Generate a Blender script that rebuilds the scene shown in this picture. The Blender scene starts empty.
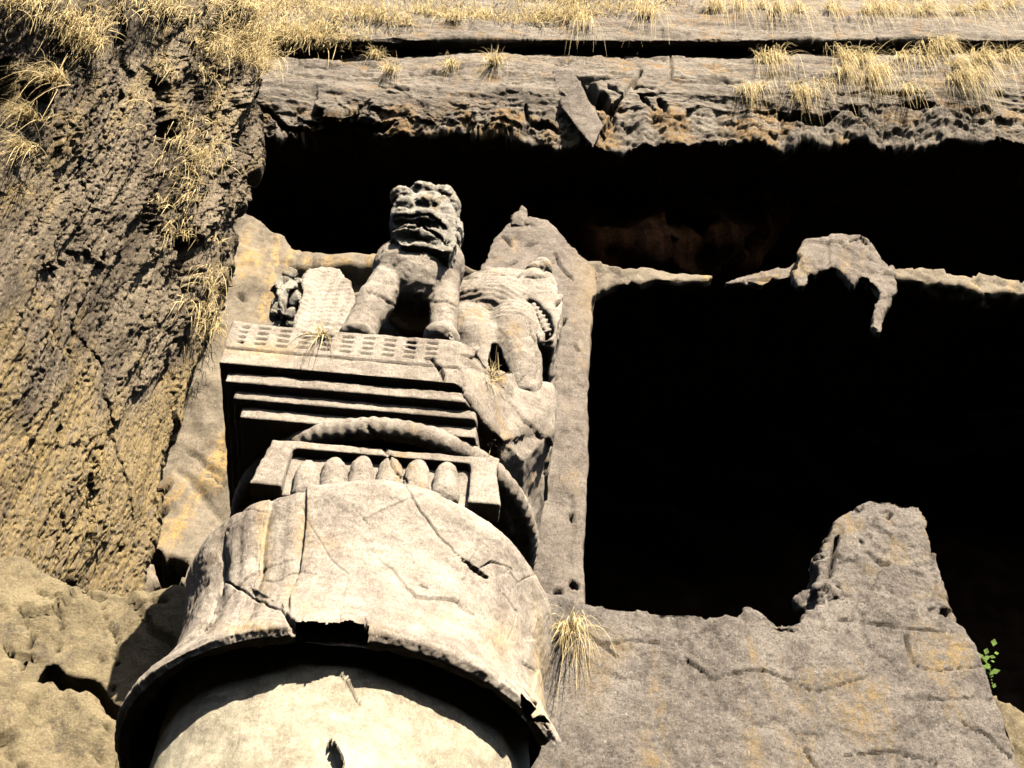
import bpy, bmesh, math, random
import numpy as np
from mathutils import Matrix, Vector
S = bpy.context.scene
random.seed(7); rng = np.random.default_rng(7)

# ------------------------------------------------------------------ camera
F = 1450.0; PITCH = math.radians(51.03); ROLL = math.radians(4.99)
cp, sp = math.cos(PITCH), math.sin(PITCH)
FW = np.array([0, cp, sp]); _u = np.array([0, -sp, cp]); _r = np.array([1., 0, 0])
RT = _r*math.cos(ROLL) + _u*math.sin(ROLL); UP = -_r*math.sin(ROLL) + _u*math.cos(ROLL)
EYE = np.array([0, 0, 1.6])
cam_data = bpy.data.cameras.new('camera'); cam = bpy.data.objects.new('camera', cam_data)
S.collection.objects.link(cam)
cam.matrix_world = Matrix(((RT[0], UP[0], -FW[0], EYE[0]), (RT[1], UP[1], -FW[1], EYE[1]), (RT[2], UP[2], -FW[2], EYE[2]), (0, 0, 0, 1)))
cam_data.sensor_width = 36; cam_data.lens = 36*F/1024; cam_data.clip_end = 500
S.camera = cam
# ------------------------------------------------------------------ light
SUN_EL, SUN_AZ = math.radians(34), math.radians(18)      # azimuth: to the right of straight behind the camera
w = bpy.data.worlds.new('World'); S.world = w; w.use_nodes = True
nt = w.node_tree; sky = nt.nodes.new('ShaderNodeTexSky'); sky.sky_type = 'NISHITA'; sky.sun_disc = False
sky.sun_elevation = SUN_EL; sky.sun_rotation = math.pi - SUN_AZ
bg = nt.nodes['Background']; bg.inputs[1].default_value = 0.05
nt.links.new(sky.outputs[0], bg.inputs[0])
tosun = Vector((math.sin(SUN_AZ)*math.cos(SUN_EL), -math.cos(SUN_AZ)*math.cos(SUN_EL), math.sin(SUN_EL)))
sd = bpy.data.lights.new('sun', 'SUN'); sd.energy = 5.0; sd.angle = math.radians(0.5); sd.color = (1, .915, .765)
so = bpy.data.objects.new('sun', sd); so.rotation_euler = tosun.to_track_quat('Z', 'Y').to_euler(); S.collection.objects.link(so)
S.view_settings.view_transform = 'Standard'; S.view_settings.look = 'None'
S.view_settings.exposure = 1.55; S.view_settings.gamma = 1
S.cycles.max_bounces = 3; S.cycles.diffuse_bounces = 0

# ------------------------------------------------------------------ projection helpers (authoring only)
def P(px, py, Y):
    d = FW*F + RT*(px-512) + UP*(384-py); return d*(Y/d[1]) + EYE
def Pz(px, py, z):
    k = P(px, py, 1.)[2]-1.6; return P(px, py, (z-1.6)/k)
def pj(v):
    v = np.asarray(v)-EYE; d = v@FW; return np.stack([512+F*(v@RT)/d, 384-F*(v@UP)/d], -1)
XC, YC = -.593, 5.407

# ------------------------------------------------------------------ noise
_pt = rng.permutation(512); _pt = np.concatenate([_pt, _pt, _pt])
_g = rng.normal(size=(512, 3)); _g /= np.linalg.norm(_g, axis=1)[:, None]
def perlin(p):
    i = np.floor(p).astype(np.int64); f = p-i; u = f*f*f*(f*(f*6-15)+10); i &= 511
    out = 0
    for dx in (0, 1):
        wx = u[:, 0] if dx else 1-u[:, 0]; a = _pt[(i[:, 0]+dx) & 511]
        for dy in (0, 1):
            wy = u[:, 1] if dy else 1-u[:, 1]; b = _pt[(a+i[:, 1]+dy) & 511]
            for dz in (0, 1):
                wz = u[:, 2] if dz else 1-u[:, 2]; g = _g[_pt[(b+i[:, 2]+dz) & 511]]
                out = out + wx*wy*wz*(g[:, 0]*(f[:, 0]-dx)+g[:, 1]*(f[:, 1]-dy)+g[:, 2]*(f[:, 2]-dz))
    return out*1.6
def fbm(p, s, o=4, sc=(1, 1, 1), seed=0, gain=.5):
    q = p*np.array(sc)*s + seed*17.31; r = 0; a = 1
    for k in range(o):
        r = r+a*perlin(q*(2.03**k)+k*9.7); a *= gain
    return r
def ridged(p, s, o=4, sc=(1, 1, 1), seed=0):
    q = p*np.array(sc)*s + seed*17.31; r = 0; a = 1
    for k in range(o):
        r = r+a*(1-2*np.abs(perlin(q*(2.03**k)+k*9.7))); a *= .5
    return r/1.9
def worley(p, s, sc=(1, 1, 1), seed=0):
    q = p*np.array(sc)*s + seed*31.7; c = np.floor(q).astype(np.int64)
    d1 = np.full(len(q), 9.); d2 = d1.copy(); idv = np.zeros(len(q)); pl = np.zeros(len(q))
    for dx in (-1, 0, 1):
        for dy in (-1, 0, 1):
            for dz in (-1, 0, 1):
                n = c+[dx, dy, dz]
                h = _pt[(_pt[(_pt[n[:, 0] & 511]+n[:, 1]) & 511]+n[:, 2]) & 511]
                pt = n + .5 + .45*_g[h]
                v = q-pt; d = np.linalg.norm(v, axis=1)
                m = d < d1; d2 = np.where(m, d1, np.minimum(d2, d)); d1 = np.where(m, d, d1)
                idv = np.where(m, h/512., idv)
                g2 = _g[(h*7+3) & 511]; pl = np.where(m, (v*g2).sum(1), pl)
    return d1, d2-d1, idv, pl          # distance, edge distance, id, random facet plane
def sst(a, b, x):
    t = np.clip((x-a)/(b-a), 0, 1); return t*t*(3-2*t)
def pldist(q, pts):
    """distance of picture points q to a polyline and the position along it"""
    best = np.full(len(q), 1e9); pos = np.zeros(len(q)); pts = np.array(pts, float); n = len(pts)-1
    for k in range(n):
        a, b = pts[k], pts[k+1]; ab = b-a; t = np.clip(((q-a)@ab)/(ab@ab+1e-9), 0, 1)
        d = np.linalg.norm(q-a-t[:, None]*ab, axis=1); m = d < best
        best = np.where(m, d, best); pos = np.where(m, (k+t)/n, pos)
    return best, pos
def inpoly(q, poly):
    poly = np.array(poly, float); x, y = q[:, 0], q[:, 1]; r = np.zeros(len(q), bool); j = len(poly)-1
    for i in range(len(poly)):
        xi, yi = poly[i]; xj, yj = poly[j]
        c = ((yi > y) != (yj > y)) & (x < (xj-xi)*(y-yi)/(yj-yi+1e-12)+xi); r ^= c; j = i
    return r

# ------------------------------------------------------------------ materials
def rock_mat(name, dark, light, ochre=(.30, .17, .05), ochre_t=.62, ochre_s=2.2, spot=.5, bump=.5, stretch=(1, 1, 1), grain=60, pits=0, pit_s=22, white=.0, oz=.3):
    m = bpy.data.materials.new(name); m.use_nodes = True; n = m.node_tree; N = n.nodes; L = n.links
    b = N['Principled BSDF']; b.inputs['Roughness'].default_value = .9; b.inputs['Specular IOR Level'].default_value = .2
    geo = N.new('ShaderNodeNewGeometry'); mp = N.new('ShaderNodeMapping'); mp.inputs['Scale'].default_value = stretch
    L.new(geo.outputs['Position'], mp.inputs[0])
    def noise(s, d=8, r=.6, vec=mp, dist=0):
        t = N.new('ShaderNodeTexNoise'); t.inputs['Scale'].default_value = s; t.inputs['Detail'].default_value = d
        t.inputs['Roughness'].default_value = r; t.inputs['Distortion'].default_value = dist; L.new(vec.outputs[0], t.inputs['Vector']); return t.outputs[0]
    def ramp(src, a, c, ca=(0, 0, 0, 1), cb=(1, 1, 1, 1)):
        r = N.new('ShaderNodeValToRGB'); r.color_ramp.elements[0].position = a; r.color_ramp.elements[1].position = c
        r.color_ramp.elements[0].color = ca; r.color_ramp.elements[1].color = cb; L.new(src, r.inputs[0]); return r.outputs[0]
    def mix(f, a, c, t='MIX'):
        x = N.new('ShaderNodeMix'); x.data_type = 'RGBA'; x.blend_type = t
        if hasattr(f, 'links'): L.new(f, x.inputs[0])
        else: x.inputs[0].default_value = f
        for i, v in ((6, a), (7, c)):
            if hasattr(v, 'links'): L.new(v, x.inputs[i])
            else: x.inputs[i].default_value = (*v, 1) if len(v) == 3 else v
        return x.outputs[2]
    def mul(a, c):
        x = N.new('ShaderNodeMath'); x.operation = 'MULTIPLY'
        for i, v in enumerate((a, c)):
            if hasattr(v, 'links'): L.new(v, x.inputs[i])
            else: x.inputs[i].default_value = v
        return x.outputs[0]
    col = mix(ramp(noise(1.3, 10, .65, dist=.4), .38, .62), dark, light)
    col = mix(mul(ramp(noise(3.7, 8, .72, dist=.3), .50, .64), .6), col, tuple(v*.75 for v in dark))
    mid = tuple((a+c)/2 for a, c in zip(dark, light))
    col = mix(mul(ramp(noise(9, 6, .7), .42, .62), .55), col, tuple(min(1, v*1.25) for v in light))
    col = mix(mul(ramp(noise(grain, 4, .7), .5, .66), spot), col, tuple(v*.33 for v in dark))
    mo = N.new('ShaderNodeMapping'); mo.inputs['Scale'].default_value = (1, 1, oz); L.new(geo.outputs['Position'], mo.inputs[0])
    om = mul(ramp(noise(ochre_s, 8, .7, mo, .5), ochre_t-.06, ochre_t+.03), ramp(noise(grain*.5, 5, .8), .42, .56))
    col = mix(om, col, ochre)
    if white: col = mix(mul(ramp(noise(14, 6, .7), .66, .70), white), col, (.62, .60, .56))
    geo_p = mo
    at = N.new('ShaderNodeAttribute'); at.attribute_name = 'crack'
    col = mix(at.outputs['Fac'], col, tuple(v*.2 for v in dark))
    at2 = N.new('ShaderNodeAttribute'); at2.attribute_name = 'ochre'
    col = mix(mul(at2.outputs['Fac'], ramp(noise(grain*.5, 5, .8), .40, .52)), col, ochre)
    L.new(col, b.inputs['Base Color'])
    col = mix(mul(ramp(noise(grain*2.2, 3, .8), .50, .60), spot*.8), col, tuple(v*.45 for v in dark))
    col = mix(mul(ramp(noise(grain*1.6, 3, .8, geo_p), .56, .66), .45), col, tuple(min(.8, v*1.5) for v in light))
    L.new(col, b.inputs['Base Color'])
    h = noise(grain*.8, 10, .85)
    b1 = N.new('ShaderNodeBump'); b1.inputs['Strength'].default_value = min(1, bump*1.6); b1.inputs['Distance'].default_value = .03; L.new(h, b1.inputs['Height'])
    b2 = N.new('ShaderNodeBump'); b2.inputs['Strength'].default_value = bump*.7; b2.inputs['Distance'].default_value = .06; L.new(noise(7, 6, .7), b2.inputs['Height'])
    L.new(b1.outputs[0], b2.inputs['Normal']); last = b2
    if pits:
        v = N.new('ShaderNodeTexVoronoi'); v.inputs['Scale'].default_value = pit_s; v.inputs['Randomness'].default_value = 1
        mv = N.new('ShaderNodeMapping'); mv.inputs['Scale'].default_value = (1, 1, .55); L.new(geo.outputs['Position'], mv.inputs[0]); L.new(mv.outputs[0], v.inputs['Vector'])
        b3 = N.new('ShaderNodeBump'); b3.inputs['Strength'].default_value = pits; b3.inputs['Distance'].default_value = .03
        L.new(ramp(v.outputs[0], .05, .45), b3.inputs['Height']); L.new(last.outputs[0], b3.inputs['Normal']); last = b3
    L.new(last.outputs[0], b.inputs['Normal'])
    return m
M = {}
M['carved'] = rock_mat('carved_basalt', (.24, .196, .158), (.44, .38, .315), ochre=(.44, .29, .13), ochre_t=.64, ochre_s=3, spot=.5, bump=.38, grain=80, white=.5)
M['bell'] = rock_mat('worn_basalt', (.235, .192, .158), (.44, .38, .315), ochre=(.44, .30, .14), ochre_t=.64, ochre_s=2.6, spot=.45, bump=.32, grain=80, white=.5)
M['shaft'] = rock_mat('shaft_basalt', (.22, .18, .13), (.46, .41, .31), ochre_t=.75, spot=.3, bump=.25, grain=80)
M['lichen'] = rock_mat('lichened_basalt', (.42, .37, .31), (.64, .59, .50), ochre=(.48, .33, .14), ochre_t=.57, ochre_s=5, spot=.6, bump=.8, grain=50)
M['cliff'] = rock_mat('chiselled_cliff', (.115, .088, .066), (.34, .27, .185), ochre=(.42, .30, .13), ochre_t=.56, ochre_s=1.6, spot=.7, bump=.8, stretch=(1.5, 1.5, .22), grain=45, pits=.9, pit_s=26)
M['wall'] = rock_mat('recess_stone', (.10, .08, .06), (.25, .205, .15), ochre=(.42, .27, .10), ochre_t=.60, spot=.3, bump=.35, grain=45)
M['boulder'] = rock_mat('yellow_stone', (.14, .11, .07), (.32, .255, .15), ochre=(.13, .105, .085), ochre_t=.60, spot=.35, bump=.5, grain=45, oz=1)
M['eave'] = rock_mat('strata_rock', (.15, .12, .10), (.34, .29, .235), ochre=(.36, .22, .09), ochre_t=.60, spot=.6, bump=.9, stretch=(.6, 1, 1.6), grain=34, oz=1)
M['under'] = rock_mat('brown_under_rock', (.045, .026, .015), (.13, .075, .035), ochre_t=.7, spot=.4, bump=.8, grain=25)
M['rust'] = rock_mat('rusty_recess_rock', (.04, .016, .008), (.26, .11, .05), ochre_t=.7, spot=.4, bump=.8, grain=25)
M['pier'] = rock_mat('pier_rock', (.13, .105, .088), (.27, .225, .185), ochre=(.36, .25, .12), ochre_t=.62, ochre_s=2.2, spot=.55, bump=.5, grain=45, oz=.35)
M['parapet'] = rock_mat('parapet_rock', (.125, .105, .09), (.32, .275, .235), ochre=(.36, .25, .115), ochre_t=.60, ochre_s=2.0, spot=.6, bump=.8, grain=40, oz=.4, white=.6)
def plain(name, c, rough=.8, vary=.3, scale=20):
    m = bpy.data.materials.new(name); m.use_nodes = True; N = m.node_tree.nodes; L = m.node_tree.links; b = N['Principled BSDF']
    b.inputs['Roughness'].default_value = rough; b.inputs['Specular IOR Level'].default_value = .15
    g = N.new('ShaderNodeNewGeometry'); t = N.new('ShaderNodeTexNoise'); t.inputs['Scale'].default_value = scale; t.inputs['Detail'].default_value = 5; L.new(g.outputs['Position'], t.inputs['Vector'])
    r = N.new('ShaderNodeValToRGB'); r.color_ramp.elements[0].position = .35; r.color_ramp.elements[1].position = .65
    r.color_ramp.elements[0].color = (*[v*(1-vary) for v in c], 1); r.color_ramp.elements[1].color = (*[min(1, v*(1+vary)) for v in c], 1)
    L.new(t.outputs[0], r.inputs[0]); L.new(r.outputs[0], b.inputs['Base Color']); return m
M['straw'] = plain('dry_straw', (.80, .61, .32), .7, .3, 9)
_n = M['straw'].node_tree; _b = _n.nodes['Principled BSDF']; _t = _n.nodes.new('ShaderNodeBsdfTranslucent'); _m = _n.nodes.new('ShaderNodeMixShader'); _m.inputs[0].default_value = .35
_n.links.new(_b.inputs['Base Color'].links[0].from_socket, _t.inputs[0]); _n.links.new(_b.outputs[0], _m.inputs[1]); _n.links.new(_t.outputs[0], _m.inputs[2]); _n.links.new(_m.outputs[0], _n.nodes['Material Output'].inputs[0])
M['leaf'] = plain('green_leaf', (.10, .16, .03), .5, .3, 30)
M['soil'] = plain('dark_scrub_earth', (.045, .045, .025), .95, .35, 1.5)
M['cave'] = plain('shade_dark_cave_rock', (.018, .010, .006), .95, .6, 3)  # near-black brown: the cave's shade put into the base colour

# ------------------------------------------------------------------ object helpers
def tag(o, label=None, cat=None, group=None, kind=None):
    for k, v in (('label', label), ('category', cat), ('group', group), ('kind', kind)):
        if v: o[k] = v
    return o
def empty(name, loc, label, cat, group=None):
    o = bpy.data.objects.new(name, None); o.location = loc; o.empty_display_size = .2
    S.collection.objects.link(o); return tag(o, label, cat, group)
def mkmesh(name, V, Fc, mat, parent=None, smooth=True, attrs=None, loc=None):
    V = np.asarray(V, np.float32); org = np.zeros(3)
    if parent is not None:
        org = np.zeros(3); p = parent
        while p is not None: org = org+np.array(p.location); p = p.parent
    elif loc is not None: org = np.array(loc)
    me = bpy.data.meshes.new(name)
    Fc = np.asarray(Fc, np.int32); k = Fc.shape[1]
    me.vertices.add(len(V)); me.vertices.foreach_set('co', (V-org).astype(np.float32).ravel())
    me.loops.add(Fc.size); me.loops.foreach_set('vertex_index', Fc.ravel())
    me.polygons.add(len(Fc)); me.polygons.foreach_set('loop_start', np.arange(0, Fc.size, k, dtype=np.int32))
    me.update(calc_edges=True); me.validate()
    me.polygons.foreach_set('use_smooth', np.full(len(me.polygons), smooth)); 
    for an, av in (attrs or {}).items():
        a = me.attributes.new(an, 'FLOAT', 'POINT'); a.data.foreach_set('value', np.asarray(av, np.float32))
    me.materials.append(mat)
    o = bpy.data.objects.new(name, me); S.collection.objects.link(o)
    if parent is not None: o.parent = parent
    elif loc is not None: o.location = loc
    return o
def crm(c, n):
    """resample list of points (k,...,3) to n with Catmull-Rom along axis 0"""
    c = np.asarray(c, float); k = len(c); t = np.linspace(0, k-1-1e-9, n); i = t.astype(int); f = (t-i).reshape(-1, *([1]*(c.ndim-1)))
    g = lambda j: c[np.clip(j, 0, k-1)]
    a, b, d, e = g(i-1), g(i), g(i+1), g(i+2)
    return .5*((2*b)+(-a+d)*f+(2*a-5*b+4*d-e)*f*f+(-a+3*b-3*d+e)*f**3)
def lin(c, n):
    c = np.asarray(c, float); k = len(c); t = np.linspace(0, k-1-1e-9, n); i = t.astype(int); f = (t-i).reshape(-1, *([1]*(c.ndim-1)))
    return c[i]*(1-f)+c[i+1]*f
def gridnorm(G):
    du = np.gradient(G, axis=0); dv = np.gradient(G, axis=1); n = np.cross(du, dv); return n/(np.linalg.norm(n, axis=2, keepdims=True)+1e-12)
def gridfaces(a, b, wrap=False):
    i = np.arange(a-1)[:, None]; j = np.arange(b if wrap else b-1)[None]
    j2 = (j+1) % b; return np.stack([i*b+j, i*b+j2, (i+1)*b+j2, (i+1)*b+j], -1).reshape(-1, 4)
def carve(q, cracks, amp, dk=1.0):
    """cracks: list of (polyline, half width px, depth m[, darkness]); returns offset and mask of dirt, also painted shadow"""
    off = np.zeros(len(q)); cr = np.zeros(len(q))
    jit = np.stack([fbm(np.c_[q, q[:, 0]*0]*.05, 1, 3), fbm(np.c_[q, q[:, 0]*0]*.05, 1, 3, seed=4)], 1)*3.0
    for c in cracks:
        pts, wd, dp = c[:3]; k = c[3] if len(c) > 3 else 1
        d, t = pldist(q+jit*min(1, wd/1.5), pts); wv = wd*(.35+.65*np.sin(np.pi*np.clip(t*.9+.05, 0, 1)))
        m = 1-sst(wv*.5, wv*1.3, d); off = off-dp*m*amp; cr = np.maximum(cr, k*(1-sst(wv*.2, wv*.9, d)))
    return off, cr*dk
def remeshed(bm, voxel, smooth=2):
    """voxel union of everything in the bmesh -> V, F, normals"""
    me = bpy.data.meshes.new('tmp'); bm.to_mesh(me); bm.free(); o = bpy.data.objects.new('tmp', me); S.collection.objects.link(o)
    r = o.modifiers.new('r', 'REMESH'); r.mode = 'VOXEL'; r.voxel_size = voxel
    if smooth: s = o.modifiers.new('s', 'SMOOTH'); s.iterations = smooth; s.factor = .5
    dg = bpy.context.evaluated_depsgraph_get(); ev = o.evaluated_get(dg); m2 = ev.to_mesh()
    V = np.empty(len(m2.vertices)*3, np.float32); m2.vertices.foreach_get('co', V); V = V.reshape(-1, 3).astype(float)
    Nn = np.empty(len(m2.vertices)*3, np.float32); m2.vertices.foreach_get('normal', Nn); Nn = Nn.reshape(-1, 3).astype(float)
    Fc = np.empty(len(m2.loops), np.int32); m2.loops.foreach_get('vertex_index', Fc); Fc = Fc.reshape(-1, 4)
    ev.to_mesh_clear(); bpy.data.objects.remove(o); bpy.data.meshes.remove(me); return V, Fc, Nn
def prism(bm, pts, z0, z1):
    """horizontal footprint pts (x,y) between heights"""
    a = [bm.verts.new((x, y, z0)) for x, y in pts]; b = [bm.verts.new((x, y, z1)) for x, y in pts]; n = len(pts)
    bm.faces.new(a[::-1]); bm.faces.new(b)
    for i in range(n): bm.faces.new((a[i], a[(i+1) % n], b[(i+1) % n], b[i]))
def slab(bm, outline, Y, th, lean=0):
    """outline in picture points set on the vertical plane Y (Y may be a list), extruded back by th"""
    Ys = Y if hasattr(Y, '__len__') else [Y]*len(outline)
    f = [P(x, y, yy) for (x, y), yy in zip(outline, Ys)]
    a = [bm.verts.new(v) for v in f]; b = [bm.verts.new(v+np.array([0, th, lean])) for v in f]; n = len(f)
    fa = [bm.faces.new(a), bm.faces.new(b[::-1])]
    for i in range(n): bm.faces.new((a[(i+1) % n], a[i], b[i], b[(i+1) % n]))
    bmesh.ops.triangulate(bm, faces=fa); bmesh.ops.recalc_face_normals(bm, faces=bm.faces)
def ball(bm, c, r, rot=None, sub=3):
    m = Matrix.Translation(Vector(c)) @ (rot.to_4x4() if rot else Matrix.Identity(4)) @ Matrix.Diagonal((*([r]*3 if not hasattr(r, '__len__') else r), 1))
    bmesh.ops.create_icosphere(bm, subdivisions=sub, radius=1, matrix=m)
def limb(bm, p0, r0, p1, r1, n=7):
    for k in range(n):
        t = k/(n-1); ball(bm, np.array(p0)*(1-t)+np.array(p1)*t, r0*(1-t)+r1*t, sub=2)
def rough(V, N, big=.03, bs=1.2, mid=.008, ms=7, fac=0, fs=3, fsc=(1, 1, 1), seed=0):
    d = big*fbm(V, bs, 4, seed=seed)+mid*fbm(V, ms, 4, seed=seed+1)
    if fac:
        q = V+.12*np.stack([fbm(V, 2.5, 3, seed=seed+k+5) for k in range(3)], 1)
        _, e, _, pl = worley(q, fs, fsc, seed); d = d+fac*pl*1.2
        _, e, _, pl = worley(q, fs*2.7, fsc, seed+3); d = d+fac*.45*pl
    return d
def finish(name, V, Fc, N, off, mat, parent=None, loc=None, cr=None, och=None):
    V2 = V+N*off[:, None]; at = {'crack': cr if cr is not None else np.zeros(len(V)), 'ochre': och if och is not None else np.zeros(len(V))}
    return mkmesh(name, V2, Fc, mat, parent, True, at, loc), V2

# ================================================================== GROUND
gx = lin([[-60, 0], [60, 0]], 2)
o = mkmesh('ground', [(-60, -60, 0), (60, -60, 0), (60, 30, 0), (-60, 30, 0)], [(0, 1, 2, 3)], M['soil']); tag(o, kind='structure')

# unseen dark scrub slopes added behind and beside the camera to block low sky
an = np.linspace(math.radians(150), math.radians(390), 120); rad = np.linspace(14, 58, 40)
Gv = np.stack([np.stack([r_*np.cos(an), r_*np.sin(an), 0*an+max(0, (r_-18))*.48+.15], -1) for r_ in rad]); nv = gridnorm(Gv).reshape(-1, 3); vv = Gv.reshape(-1, 3); nv = nv*np.sign(nv[:, 2:3])
o, _ = finish('sky_blocking_slope', vv, gridfaces(40, 120), nv, (1.4*fbm(vv, .12, 4)+.5*fbm(vv, .5, 3))*sst(16, 26, np.hypot(vv[:, 0], vv[:, 1])), M['soil']); tag(o, kind='structure')

# ================================================================== HILLSIDE AND EAVE
cols = [-500, -150, 60, 240, 330, 420, 500, 560, 600, 700, 800, 900, 1000, 1150, 1400, 1800]
lipy = dict(zip(cols, [140, 140, 140, 134, 126, 132, 138, 144, 148, 146, 142, 146, 144, 130, 116, 100]))
ctrl = []
for cx in cols:
    L0 = P(cx, lipy[cx], 8.0); k = sst(400, 450, np.array([cx]))[0]
    sl = 8.0+float(np.interp(cx, [405, 430, 470, 610, 640, 690, 770, 800, 850, 1000, 1100], [0, .25, .7, .75, .25, .7, .7, .12, .2, .2, .1]))
    rows = [L0+[0, 6, 2.0], L0+[0, 2.5, 1.5], L0+[0, .5, .5], L0, P(cx, 112, 7.86), P(cx, 92, 7.74), P(cx, 74, 7.76), P(cx, 60, 7.84), P(cx, 57, 7.95), P(cx, 55, sl), P(cx, 49, sl),
            P(cx, 46, 7.86), P(cx, 40, 7.76), P(cx, 22, 7.9), P(cx, 4, 8.15), P(cx, -30, 8.7), P(cx, -120, 10.4), P(cx, -300, 15), P(cx, -380, 22)]
    ctrl.append(rows)
ctrl = np.array(ctrl)
rr = [8, 16, 16, 34, 34, 30, 24, 10, 10, 10, 12, 20, 26, 26, 26, 26, 20, 6]      # samples per row interval
C2 = crm(ctrl, 1150)
segs = []
for i, n in enumerate(rr):
    t = np.linspace(0, 1, n, endpoint=False)[None, :, None]; segs.append(C2[:, i:i+1]*(1-t)+C2[:, i+1:i+2]*t)
G = np.concatenate(segs+[C2[:, -1:]], 1)
for _ in range(2): G[:, 1:-1] = (G[:, :-2]+2*G[:, 1:-1]+G[:, 2:])/4
Nn = gridnorm(G).reshape(-1, 3); V = G.reshape(-1, 3)
if Nn[:, 1].mean() > 0: Nn = -Nn
q = pj(V)
rowi = np.tile(np.arange(G.shape[1]), G.shape[0])
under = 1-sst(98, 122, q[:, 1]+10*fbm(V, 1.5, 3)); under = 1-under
lipn = np.exp(-((q[:, 1]-138)/26.)**2)*(V[:, 1] < 9.2); V[:, 2] -= lipn*(.22*fbm(V*[1, 0, 0]+.3, 1.1, 5, seed=97)+.08*worley(V*[1, 0, 0]+.5, 3, seed=98)[3]); V[:, 1] += lipn*.12*fbm(V*[1, 0, 0], 2.3, 3, seed=99)
strata = .055*fbm(V, 1.0, 5, (.35, .5, 2.2), 3)+.03*ridged(V, 2.0, 4, (.3, .5, 2.5), 5)
q3 = V+.1*np.stack([fbm(V, 2.2, 3, seed=s) for s in (11, 12, 13)], 1)
_, e1, id1, pl1 = worley(q3, 1.3, (.7, 1, 1.6), 2); _, e2, _, pl2 = worley(q3, 4, (.7, 1, 1.5), 3); _, e3, _, pl3 = worley(q3, 9, (1, 1, 1.4), 5)
off = .05*fbm(V, .6, 4, seed=1)+strata*(1-.3*under)+.03*pl1+.016*pl2+under*(.06*pl1+.03*pl2+.015*pl3+.05*ridged(V, 3, 4, seed=8)+.014*fbm(V, 16, 4, seed=88, gain=.7))+.01*fbm(V, 12, 4, seed=9)
cracks = [([(258, 108), (290, 122), (330, 128), (360, 124), (395, 118)], 3, .12), ([(340, 120), (372, 128), (392, 120)], 3, .08), ([(525, 105), (530, 122), (560, 130)], 3, .1), ([(832, 20), (845, 60)], .8, .03),
          ([(300, 68), (340, 66)], 3, .05), ([(360, 70), (385, 72)], 3, .05), ([(425, 72), (455, 74)], 2.5, .05), ([(700, 75), (745, 77)], 3, .06), ([(672, 60), (670, 78), (690, 77)], 1.8, .05),
          ([(905, 106), (930, 110)], 5, .12), ([(780, 112), (810, 122), (835, 116)], 6, .15), ([(850, 112), (862, 124)], 4, .12), ([(660, 100), (668, 120)], 4, .1), ([(600, 55), (665, 62)], 1.5, .04), ([(584, 84), (596, 100), (608, 112)], 9, .4), ([(632, 82), (620, 102), (604, 130)], 2.2, .12), ([(606, 84), (622, 96)], 2, .1), ([(640, 92), (652, 112)], 3, .12), ([(560, 74), (584, 80), (620, 76)], 2.5, .1), ([(640, 70), (632, 84), (655, 86)], 2.5, .1)]
for k in range(26):
    x = 270+rng.random()*750; y = 62+rng.random()*34; cracks.append(([(x, y), (x+6+rng.random()*30, y+rng.normal()*2)], 1+rng.random()*1.6, .05, .7))
co, cr = carve(q, cracks, 1); off += co
# slit: vary the opening along x by pushing its roof and floor
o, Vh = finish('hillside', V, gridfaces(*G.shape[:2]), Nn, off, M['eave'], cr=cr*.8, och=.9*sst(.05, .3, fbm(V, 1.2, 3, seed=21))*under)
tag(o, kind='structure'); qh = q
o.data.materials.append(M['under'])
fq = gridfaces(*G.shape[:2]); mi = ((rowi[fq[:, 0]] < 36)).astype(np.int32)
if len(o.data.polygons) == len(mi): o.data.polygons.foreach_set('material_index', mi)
Veave = Vh.copy(); 

# ================================================================== LEFT CLIFF
def cl(px, py, push=0):
    d = P(px, py, 1.)-EYE          # direction per unit Y
    # plane: X = -2.86-(8.2-Y)*.36
    Y = (-2.56-.36*8.2)/(d[0]-.36); return P(px, py, Y)+np.array([-.94, .34, 0])*push
edge = [(14, 250), (60, 248), (95, 246), (140, 241), (190, 232), (230, 226), (300, 210), (370, 190), (440, 165), (500, 146), (560, 134), (620, 128), (720, 128), (860, 120), (1000, 112)]
ctrl = []
for y, ex in edge:
    tx = 60 if y < 30 else 0
    row = [cl(u, y) for u in (-900, -500, -260, -120, -40, 30, 80, 120)]
    row = [cl(u*(ex/250. if u > 0 else 1.), y) for u in (-700, -350, -150, -60, 0, 50, 100, 150, 200, 236, 250)]
    E0 = row[-1]; row += [E0+np.array([-.12, .12, 0]), E0+np.array([-.3, .5, 0]), E0+np.array([-.35, 2, 0]), E0+np.array([-.3, 5, 0])]
    ctrl.append(row)
ctrl = np.array(ctrl)
topc = ctrl[0:1].copy(); topc[..., 1] += 4; topc[..., 2] += 1.6; ctrl = np.concatenate([topc, ctrl])
C2 = crm(ctrl, 760); G = lin(np.swapaxes(C2, 0, 1), 640); G = np.swapaxes(G, 0, 1)
for _ in range(3): G[:, 1:-1] = (G[:, :-2]+2*G[:, 1:-1]+G[:, 2:])/4
Nn = gridnorm(G).reshape(-1, 3); V = G.reshape(-1, 3)
if (Nn[:, 0].mean()) < 0: Nn = -Nn
q = pj(V)
q3 = V+.07*np.stack([fbm(V, 4, 3, seed=s) for s in (31, 32, 33)], 1)
d1, e1, _, pl = worley(q3, 20, (1, 1, .45), 7); d1b, _, _, _ = worley(q3, 34, (1, 1, .5), 8)
rgt = sst(110, 150, q[:, 0]+.15*(q[:, 1]-200))*(1-sst(300, 420, q[:, 1]))       # craggy column on the right of the cliff
amt = .35+.75*sst(-.3, .4, fbm(V, .9, 4, (1.3, 1.3, .4), seed=40))
smo = 1-sst(520, 600, q[:, 1])*.75
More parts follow.
